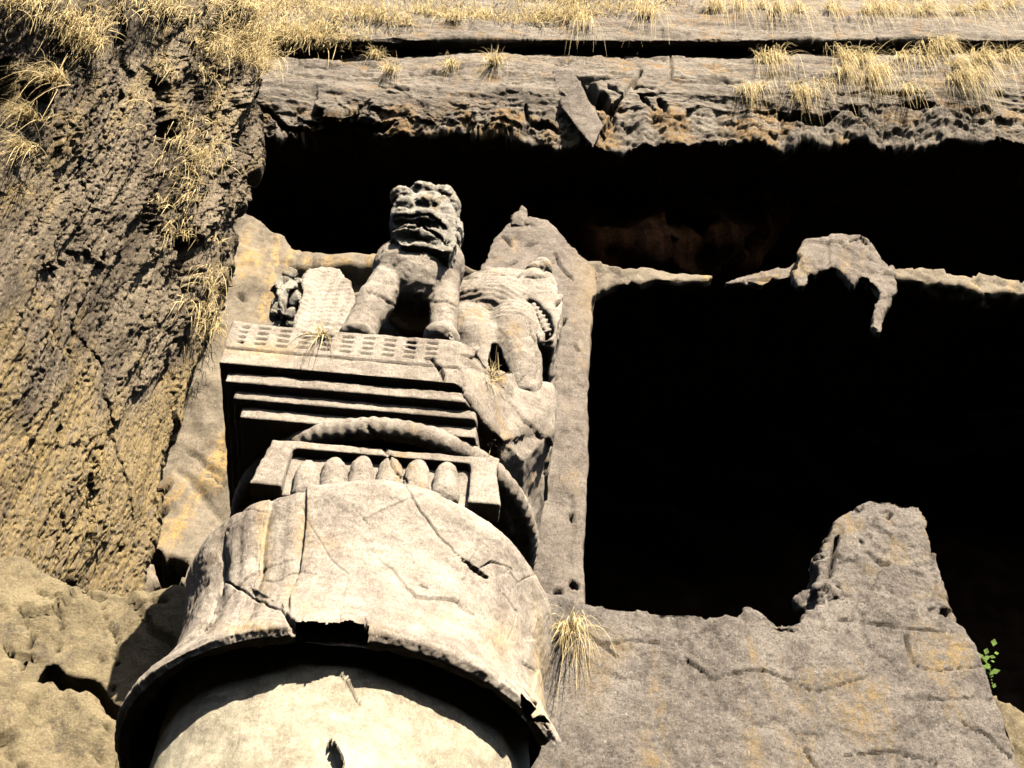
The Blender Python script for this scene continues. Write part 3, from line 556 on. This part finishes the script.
rgh = lambda a=.006, s=8: (lambda V, N, q: a*fbm(V, s, 4)+a*1.5*fbm(V, 2, 3, seed=3)+a*.5*fbm(V, 30, 3, seed=5))
main_crack = ([(366, 422), (376, 438), (387, 453), (398, 472), (406, 484)], 1.3, .02, .8)
def boxf(bm):
    z0, z1 = ZR+1.09, ZR+1.428
    def fx(z): t = (z-z0)/(z1-z0); return .588*(1-t)+.542*t
    def fy(z): t = (z-z0)/(z1-z0); return .72*(1-t)+.70*t
    prism(bm, [(XC-.545, YC-.703), (XC+.56, YC-.703), (XC+.56, YC+.66), (XC-.545, YC+.66)], z1-.055, z1)
    for sx, sy in ((-1, -1), (1, -1), (1, 1), (-1, 1)):
        lo = [bm.verts.new((XC+sx*(fx(z0)-i*.15), YC+sy*(fy(z0)-j*.12), z0)) for i, j in ((0, 0), (1, 0), (1, 1), (0, 1))]
        hi = [bm.verts.new((XC+sx*(fx(z1)-i*.11), YC+sy*(fy(z1)-j*.12), z1-.005)) for i, j in ((0, 0), (1, 0), (1, 1), (0, 1))]
        bm.faces.new(lo); bm.faces.new(hi)
        for k in range(4): bm.faces.new((lo[k], lo[(k+1) % 4], hi[(k+1) % 4], hi[k]))
    bmesh.ops.recalc_face_normals(bm, faces=bm.faces)
stone('box_frame', boxf, M['carved'], .011, rgh(.004), cracks=[main_crack])
stone('recess_panel', lambda bm: prism(bm, [(XC-.50, YC-.655), (XC+.50, YC-.655), (XC+.50, YC+.60), (XC-.50, YC+.60)], ZR+1.09, ZR+1.376), M['carved'], .014, rgh(.006))
for k, (fx_, ft) in enumerate(((307, 462), (334, 459), (362, 457), (390, 457), (418, 459), (446, 463))):
    def fl(bm):
        limb(bm, P(fx_-1, ft+34, YC-.665), .074, P(fx_, ft+14, YC-.665), .064, 6); limb(bm, P(fx_, ft+14, YC-.665), .064, P(fx_+1, ft+5, YC-.66), .036, 5)
    stone('flute', fl, M['carved'], .008, lambda V, N, q: .004*fbm(V, 8, 4)+.003*fbm(V, 30, 3)+.006*fbm(V, 2.5, 2, seed=k), cracks=[main_crack])
# --- rope ring
def ring(bm):
    Rr, zr, rt = .745, ZR+1.515, .05; n, m = 1000, 20; vs = []
    for i in range(n):
        a = 2*math.pi*i/n
        for j in range(m):
            b_ = 2*math.pi*j/m; tw = 1+.16*abs(math.cos(a*42+b_*.5))
            r = Rr+rt*tw*math.cos(b_); vs.append(bm.verts.new((XC+r*math.cos(a), YC+r*math.sin(a), zr+rt*1.1*tw*math.sin(b_))))
    for i in range(n):
        for j in range(m): bm.faces.new((vs[i*m+j], vs[((i+1) % n)*m+j], vs[((i+1) % n)*m+(j+1) % m], vs[i*m+(j+1) % m]))
    bmesh.ops.recalc_face_normals(bm, faces=bm.faces)
stone('rope_moulding', ring, M['carved'], .010, rgh(.004), cracks=[main_crack])
stone('core_block', lambda bm: prism(bm, sq(.50), ZR+1.38, 7.2), M['carved'], .02, rgh(.004))
for a, z0, z1, c in ((.722, 6.950, 7.032, .98), (.770, 7.033, 7.104, .99), (.820, 7.097, 7.168, 1.0)):
    stone('stepped_slab', lambda bm: prism(bm, cutsq(a, c, True), z0, z1), M['carved'], .0075, rgh(.0035, 10), smooth=0)
stone('step_backing', lambda bm: prism(bm, cutsq(.68, .93, True), 6.99, 7.19), M['carved'], .02, rgh(.003))
def slots(V, N, q):
    d = .008*fbm(V, 3, 4)+.004*fbm(V, 14, 4, seed=2); f = sst(-.5, -.8, N[:, 1])
    x = V[:, 0]-(XC-.86); z = V[:, 2]
    px = (x % .108)/.108; wob = .003*fbm(V, 6, 2, seed=8); rz = ((z+wob-7.335)/.043); row = np.floor(rz); fz = rz-row
    m = sst(.24, .30, px)*(1-sst(.74, .80, px))*sst(.30, .42, fz)*(1-sst(.62, .74, fz))*(row >= 0)*(row <= 3)*sst(.03, .08, x)*(1-sst(1.08, 1.12, x))
    wear = sst(-.75, -.4, fbm(V, 4, 2, seed=17)+.1)
    d -= f*m*.026*wear
    d -= f*.016*(1-sst(.004, .010, np.abs(z-7.305+.004*fbm(V, 3, 2))))
    tp = sst(.5, .9, N[:, 2]); d += .01*tp*fbm(V, 5, 3)
    # big bright broken facet on the right
    r = sst(XC+.27, XC+.36, V[:, 0])*(V[:, 1] < YC); _, _, _, pl = worley(V+.04*fbm(V, 4, 3)[:, None], 3.2, seed=41); d += r*(.03*pl+.012*fbm(V, 9, 4))
    return d
def abac(bm): prism(bm, cutsq(.865), 7.184, 7.53)
stone('abacus', abac, M['carved'], .0072, slots, smooth=1, cracks=[([(434, 358), (438, 368), (444, 380)], 2.0, .03, .5), ([(446, 330), (470, 350), (492, 372)], .8, .008, .2)],
      och=lambda q, V: .8*np.exp(-((q[:, 0]-262)/34.)**2-((q[:, 1]-350)/9.)**2))
# broken mass of the corner: large pale slanting facet under lion two
def corner(bm):
    z = lambda px, py, zz: Pz(px, py, zz)
    top = [(450, 331), (490, 372), (520, 372), (552, 384), (555, 405), (551, 432), (527, 460), (500, 440), (483, 419), (466, 396)]
    Ys = [4.52, 4.66, 4.90, 4.96, 4.96, 4.98, 4.93, 4.76, 4.66, 4.58]
    slab(bm, top, Ys, .5, -.12)
stone('corner_facet', corner, M['carved'], .011, lambda V, N, q: .02*fbm(V, 2, 4)+.025*worley(V+.04*fbm(V, 4, 3)[:, None], 2.6, seed=44)[3]+.005*fbm(V, 12, 4), smooth=3,
      cracks=[([(500, 396), (520, 415), (534, 432), (545, 440)], .9, .012, .6), ([(478, 360), (495, 378)], .8, .01, .5)])
bm_r = lambda bm: slab(bm, [(505, 470), (528, 458), (545, 430), (556, 420), (538, 500), (524, 528), (512, 520)], 5.75, .5)
stone('side_bracket', bm_r, M['carved'], .014, rgh(.01))

# ================================================================== LIONS
def mane(V, N, q, cx=.06):
    return .010*np.sin(V[:, 2]*95+6*fbm(V, 4, 3))*sst(-.2, .3, N[:, 2]+.6)
def lion(name, build, disp, label, loc, cracks=(), mat='carved', och=None, parts=()):
    root = empty(name, loc, label, 'statue', 'stone lions on the abacus')
    stone('body', build, M[mat], .0105, disp, root, 2, cracks, och)
    for pn, pb, pd, pm, pc in parts: stone(pn, pb, M[pm], .0095, pd, root, 1, pc)
    return root
q_ = lambda *a: P(*a)
def l1(bm):
    ball(bm, P(418, 284, 4.76), (.235, .24, .25)); ball(bm, P(402, 270, 4.70), (.17, .18, .2)); ball(bm, P(438, 268, 4.72), (.15, .18, .2)); ball(bm, P(420, 262, 4.70), (.20, .17, .15))
    limb(bm, P(397, 274, 4.70), .13, P(376, 300, 4.70), .10); limb(bm, P(376, 300, 4.70), .108, P(364, 322, 4.72), .095); limb(bm, P(364, 322, 4.72), .095, P(352, 348, 4.72), .10); ball(bm, P(357, 340, 4.68), (.105, .12, .05))
    limb(bm, P(440, 270, 4.72), .12, P(444, 300, 4.72), .088); limb(bm, P(444, 300, 4.72), .088, P(443, 326, 4.72), .082); limb(bm, P(443, 326, 4.72), .082, P(441, 350, 4.72), .09); ball(bm, P(441, 341, 4.68), (.10, .12, .07))
    limb(bm, P(418, 280, 4.80), .21, P(420, 300, 5.25), .24); ball(bm, P(420, 318, 5.40), (.3, .25, .3))
    limb(bm, P(424, 256, 4.80), .17, P(424, 232, 4.80), .15, 4)
def l1d(V, N, q):
    return .006*fbm(V, 4, 4)+.004*fbm(V, 18, 4)+.0025*fbm(V, 40, 3)
def h1(bm):
    out = [(393, 200), (400, 190), (420, 186), (438, 187), (448, 193), (455, 202), (457, 215), (456, 240), (449, 248), (425, 240), (402, 240), (394, 234), (392, 214)]
    out = [(x, y+5) for x, y in out]; slab(bm, out, 4.49, .32, .03)
    for x, y, Y, r in ((404, 194, 4.52, (.08, .09, .045)), (424, 189, 4.52, (.10, .09, .045)), (442, 193, 4.55, (.08, .09, .05)), (452, 205, 4.60, (.05, .09, .08)),
                       (403, 206, 4.50, (.075, .09, .045)), (427, 203, 4.50, (.10, .09, .04)), (446, 214, 4.54, (.07, .09, .07)),
                       (403, 217, 4.47, (.075, .10, .048)), (424, 218, 4.45, (.10, .10, .05)), (443, 227, 4.52, (.07, .09, .06)), (454, 232, 4.62, (.05, .10, .15)),
                       (410, 235, 4.50, (.11, .10, .042)), (430, 237, 4.50, (.09, .10, .042)), (444, 243, 4.56, (.06, .09, .045)), (424, 228, 4.58, (.17, .09, .10))):
        ball(bm, P(x, y+5, Y+.02), r)
    for x, y in ((399, 229), (405, 229), (411, 228), (417, 228), (423, 228)): ball(bm, P(x, y+4, 4.49), (.016, .04, .026))
def h1d(V, N, q):
    _, _, _, pl = worley(V+.03*fbm(V, 7, 3)[:, None], 8, (1, 1, 2.2), 50); return .010*fbm(V, 6, 4)+.006*fbm(V, 20, 4, seed=3, gain=.7)+.012*pl+.004*ridged(V, 6, 3, (.6, 1, 2.5), 77)
h1c = [([(393, 230), (402, 229), (420, 228), (432, 231), (442, 241), (448, 247)], 1.5, .035), ([(393, 216), (412, 217), (428, 215), (440, 221), (450, 231)], .9, .015), ([(446, 238), (449, 243)], 2.2, .05)]
lion('lion_statue', l1, l1d, 'tallest stone lion on the abacus, facing forward with blocky head and parted legs', P(415, 328, 4.9),
     cracks=[([(366, 293), (376, 294), (386, 299), (394, 307)], 1.1, .012, .8), ([(434, 303), (446, 301), (457, 308)], 1.1, .012, .8), ([(418, 256), (440, 262), (452, 262)], .7, .006, .5), ([(384, 250), (380, 258)], .8, .006, .3)],
     parts=[('head', h1, h1d, 'lichen', h1c)])
def l2(bm):
    # body runs from behind the first lion to the right, head at the right end looking right and forward
    limb(bm, P(462, 322, 5.15), .25, P(500, 318, 5.0), .25); ball(bm, P(470, 340, 5.0), (.2, .2, .24))
    ball(bm, P(514, 336, 4.92), (.17, .18, .26)); limb(bm, P(514, 345, 4.90), .155, P(522, 372, 4.92), .115); limb(bm, P(522, 372, 4.92), .115, P(522, 392, 4.95), .11)
    limb(bm, P(478, 345, 4.92), .16, P(480, 375, 4.95), .13)
    limb(bm, P(495, 305, 5.05), .23, P(520, 296, 5.0), .17, 5)
def l2d(V, N, q):
    x, y = q[:, 0], q[:, 1]
    lim = 322+.05*(x-455); m = 1-sst(lim-14, lim-4, y+4*np.sin(x*.2))
    u = (V[:, 2]*1.0+.35*V[:, 0]); return .008*fbm(V, 4, 4)+.004*fbm(V, 18, 4)+m*(.007*np.sin(u*170+4*fbm(V, 3, 3))*(.6+.4*np.sin(V[:, 0]*90+3*fbm(V, 6, 2)+2*np.sin(u*170))))*.8
def h2(bm):
    slab(bm, [(505, 285), (520, 276), (535, 269), (548, 272), (557, 282), (562, 296), (563, 312), (558, 328), (552, 340), (541, 340), (531, 328), (524, 312), (512, 300)], 4.80, .30, -.05)
    ball(bm, P(535, 286, 4.88), (.12, .10, .10))
def ear2(bm): ball(bm, P(542, 268, 4.84), (.065, .07, .055)); ball(bm, P(535, 272, 4.84), (.06, .07, .045))
def teeth2(bm): limb(bm, P(534, 309, 4.83), .030, P(541, 320, 4.83), .034, 4); limb(bm, P(541, 320, 4.83), .034, P(546, 332, 4.83), .030, 4)
h2d = lambda V, N, q: .012*fbm(V, 5, 4)+.006*fbm(V, 16, 4)+.02*worley(V, 6, seed=51)[3]
lion('lion_statue', l2, l2d, 'stone lion turned right with carved mane and open mouth, above the abacus\'s broken corner', P(495, 375, 5.0),
     cracks=[([(494, 345), (495, 358), (500, 368), (508, 378)], 5, .14), ([(528, 322), (536, 345), (538, 366), (536, 378)], 1.2, .02, .5), ([(512, 350), (522, 346), (528, 335)], .8, .006, .2), ([(505, 392), (530, 372)], .8, .01, .3)],
     parts=[('head', h2, h2d, 'carved', [([(528, 302), (538, 307), (547, 319), (550, 332), (545, 338)], 5.5, .14), ([(556, 292), (562, 292)], 1.4, .03), ([(560, 300), (557, 308)], 1.5, .03), ([(525, 278), (545, 280)], .8, .01)]), ('ear', ear2, lambda V, N, q: .004*fbm(V, 9, 3), 'carved', [([(540, 266), (543, 270)], 1.6, .02)]), ('teeth', teeth2, lambda V, N, q: .004*fbm(V, 9, 3)+.008*np.sin(q[:, 1]*1.1+q[:, 0]*.6), 'carved', [])])
def l3(bm):
    slab(bm, [(292, 345), (292, 322), (298, 304), (303, 288), (302, 276), (308, 268), (322, 266), (338, 268), (349, 280), (355, 296), (358, 318), (362, 345)], [4.85, 4.85, 4.86, 4.9, 4.95, 5.0, 5.0, 5.0, 4.95, 4.9, 4.85, 4.85], .4)
def l3d(V, N, q):
    return .006*fbm(V, 4, 4)+.004*fbm(V, 18, 4)+.0045*(np.cos(V[:, 2]*120+1.2*np.sin(V[:, 0]*90)+2*fbm(V, 4, 2))*.7+.5*np.cos(V[:, 0]*110+2*fbm(V, 4, 2, seed=2)))+.012*worley(V, 4, seed=61)[3]
def h3(bm): ball(bm, P(286, 296, 4.9), (.07, .10, .12)); ball(bm, P(279, 306, 4.9), (.05, .08, .07)); ball(bm, P(290, 283, 4.92), (.05, .07, .05)); ball(bm, P(284, 318, 4.85), (.06, .08, .07))
l3s = 6
lion('lion_statue', l3, l3d, 'low broken stone lion facing left with netted mane, at the left end of the abacus', P(320, 326, 5.0), parts=[('broken_face', h3, lambda V, N, q: .05*worley(V, 12, seed=52)[3]+.015*fbm(V, 12, 4), 'lichen', [([(292, 290), (291, 300), (288, 312)], 3, .05)])])

# ================================================================== GRASS
def blades(name, roots, dirs, length, width, mat, droop=1.0, spread=.5, loc=None, nseg=6, seed=0):
    r = np.random.default_rng(seed); n = len(roots); L = length*(.55+.75*r.random(n)); d = dirs+spread*r.normal(size=(n, 3)); d /= np.linalg.norm(d, axis=1)[:, None]
    side = np.cross(d, r.normal(size=(n, 3))); side /= np.linalg.norm(side, axis=1)[:, None]
    t = np.linspace(0, 1, nseg); dr = droop*(.6+.8*r.random(n)); curl = r.normal(size=(n, 3))*.12
    Pp = roots[:, None]+L[:, None, None]*(d[:, None]*(t-.25*t**2*dr[:, None])[..., None]+np.array([0, 0, -1.])*(dr[:, None]*t**2*.75)[..., None]+curl[:, None]*(t**2)[None, :, None])
    wv = width*(1-.85*t)[None, :, None]*(.7+.6*r.random(n))[:, None, None]
    A = Pp-side[:, None]*wv/2; B = Pp+side[:, None]*wv/2
    V = np.stack([A, B], 2).reshape(-1, 3); base = (np.arange(n)*nseg*2)[:, None]; k = np.arange(nseg-1)[None]*2
    Fc = np.stack([base+k, base+k+1, base+k+3, base+k+2], -1).reshape(-1, 4)
    return mkmesh(name, V, Fc, mat, smooth=False, loc=loc)
def scatter(Vs, qs, poly, ntuft, nblade, seed, rad=.12):
    r = np.random.default_rng(seed); idx = np.where(inpoly(qs, poly))[0]
    t = Vs[r.choice(idx, ntuft)]; n = r.integers(nblade//2, nblade*3//2, ntuft); R = np.repeat(t, n, 0)
    return R+r.normal(size=R.shape)*rad*np.array([1, .4, .25])
out_up = np.array([0, -.75, .55]); out_dn = np.array([.0, -.8, .25])
allR = np.concatenate([
    scatter(Veave, qh, [(60, -60), (1080, -60), (1080, 2), (600, 4), (60, 8)], 210, 32, 1, .2),
    scatter(Veave, qh, [(150, -5), (420, -5), (400, 28), (330, 45), (230, 55), (150, 30)], 130, 34, 2, .14),
    scatter(Veave, qh, [(400, 0), (700, 0), (690, 10), (560, 26), (430, 26)], 70, 32, 3, .12)])
o = blades('dry_grass', allR, out_up, .31, .011, M['straw'], 1.2, .5, seed=1)
tag(o, 'long bleached dry grass matting the slope along the top', 'grass', kind='stuff')
R2 = scatter(Vc, qc, [(-20, -60), (260, -60), (262, 50), (200, 36), (150, 24), (100, 26), (60, 28), (40, 10), (-20, 10)], 130, 32, 4, .11)
R2 = np.concatenate([R2, scatter(Vc, qc, [(60, 20), (84, 22), (95, 44), (76, 50), (60, 40)], 26, 30, 41, .08), scatter(Vc, qc, [(180, 24), (262, 40), (262, 74), (190, 52)], 60, 34, 42, .10)])
R2 = np.concatenate([R2, scatter(Vc, qc, [(150, 140), (185, 120), (205, 150), (190, 240), (160, 230), (150, 180)], 26, 22, 5, .07), scatter(Vc, qc, [(172, 215), (215, 230), (210, 330), (180, 350), (175, 260)], 26, 20, 6, .07), scatter(Vc, qc, [(100, 60), (235, 60), (235, 180), (150, 180)], 26, 12, 7, .05)])
o = blades('dry_grass', R2, np.array([.5, -.7, .1]), .24, .009, M['straw'], 1.3, .5, seed=2); tag(o, 'dry grass rooted along the top and in the seams of the rough left cliff', 'grass', kind='stuff')
def near(Vs, qs, x, y):
    d = np.hypot(qs[:, 0]-x, qs[:, 1]-y); c = np.where(d < 3)[0]; 
    if len(c) == 0: return Vs[d.argmin()]
    return Vs[c[Vs[c, 1].argmin()]]
def tuft(p, n, L, label, dirv=out_dn, wd=.008, spread=.45, rad=.04, seed=0, group=None, droop=1.3):
    r = np.random.default_rng(seed); R = p+r.normal(size=(n, 3))*rad*np.array([1, .3, .4])
    o = blades('grass_tuft', R, dirv, L, wd, M['straw'], droop, spread, loc=tuple(p), seed=seed, nseg=7); return tag(o, label, 'grass tuft', group)
qv = pj(Veave)
rowt = [(450, 68, 60, .22), (495, 66, 70, .26), (392, 74, 60, .2), (375, 55, 60, .2), (455, 18, 50, .24)]
tl = ['straw tuft on the eave rock just left of the next one, above the front lion', 'larger straw tuft on the eave rock right above the gap between the two right lions', 'thin straw tuft low on the eave rock above the back of the left lion', 'straw tuft at the left end of the long dark slit in the eave', 'dense straw clump above the long dark slit, upper middle']
for k, ((x, y, n, L), lb) in enumerate(zip(rowt, tl)): tuft(near(Veave, qv, x, y), int(n*1.4), L*1.5, lb, seed=20+k)
# rows of hanging tufts on the right part of the eave
G1 = 'dry grass tufts hanging along the right half of the eave'
pts = [(770, 58), (785, 55), (835, 48), (848, 58), (868, 58), (880, 66), (898, 58), (915, 62), (932, 52), (944, 48), (960, 64), (978, 60), (995, 60), (1012, 62), (862, 84), (875, 80), (905, 88), (925, 90), (948, 84), (965, 78), (985, 78), (835, 76), (820, 80), (742, 92), (757, 90), (798, 92), (812, 95),
       (715, 8), (735, 6), (760, 6), (785, 8), (800, 6), (842, 8), (858, 6), (872, 10), (892, 8), (905, 12), (920, 8), (960, 14), (975, 10), (1005, 4), (640, 14), (580, 20)]
for k, (x, y) in enumerate(pts):
    low = y > 40; big = 1.75 if y < 80 else 1.3
    tuft(near(Veave, qv, x+rng.normal()*4, y+rng.normal()*2), int((75 if y < 80 else 50)*(.5+rng.random())), (.30 if low else .36)*big, 'dry straw tuft hanging from the %s ledge of the eave' % ('lower' if low else 'upper'), seed=60+k, group='dry grass tufts hanging from the %s ledge of the eave' % ('lower' if low else 'upper'), rad=.06, dirv=np.array([0, -.75, .3]), wd=.008, spread=.42, droop=1.9)
tuft(near(Vw, pj(Vw), 566, 634)+np.array([0, -.03, 0]), 110, .42, 'long pale straw tuft hanging down the parapet just right of the bell capital', np.array([0, -.6, .1]), .007, .4, .035, 11)
pA = P(322, 336, 4.54); tuft(pA, 26, .22, 'few straw stalks hanging over the front edge of the abacus', np.array([0, -.5, .15]), .007, .35, .02, 12)
pB = P(488, 378, 4.70); tuft(pB, 34, .15, 'small curly straw tuft on the broken corner at the right lion\'s feet', np.array([0.1, -.6, .6]), .007, .7, .03, 13, droop=.5)
tuft(P(485, 384, 4.68), 40, .08, 'tiny dry sprig in the crack of the broken corner, below the curly tuft', np.array([0, -.6, .0]), .008, .9, .02, 14, droop=.6)
tuft(P(486, 442, 4.80), 30, .06, 'tiny dry sprig on the right end of the rope moulding', np.array([0, -.6, .1]), .008, .9, .02, 15, droop=.6)
for k, (x, y, L, lb) in enumerate([(55, 85, .42, 'long greenish straw bunch hanging from the left cliff, uppermost at the left edge'), (28, 125, .38, 'straw bunch arching down the left cliff at mid height of the left edge group'), (22, 155, .30, 'lowest straw bunch of those at the left edge of the cliff')]):
    tuft(near(Vc, qc, x, y)+np.array([.03, -.03, 0]), 90, L, lb, np.array([-.3, -.6, .1]), .008, .4, .05, 30+k)

# small green plant behind the right end of the parapet
pp = P(990, 664, 7.3); pr = empty('green_plant', pp+np.array([0, 0, -.15]), 'little green leafed plant peeking out behind the right end of the parapet', 'plant')
r = np.random.default_rng(3); Vv = []; Ff = []
for k in range(16):
    c = pp+r.normal(size=3)*[.022, .03, .08]; a = r.random()*6.28; t_ = np.array([math.cos(a), -.3, math.sin(a)*.7]); s = np.cross(t_, [0, 1, .3]); s /= np.linalg.norm(s); L = .04+.04*r.random()
    b0 = len(Vv); Vv += [c, c+t_*L*.5+s*L*.3, c+t_*L, c+t_*L*.5-s*L*.3]; Ff.append((b0, b0+1, b0+2, b0+3))
mkmesh('leaves', Vv, Ff, M['leaf'], pr, False)
bm = bmesh.new(); limb(bm, pp+np.array([0, .05, -.15]), .008, pp+np.array([0, 0, .1]), .005, 12); V, Fc, Nn = remeshed(bm, .004, 1); mkmesh('stem', V, Fc, M['leaf'], pr)
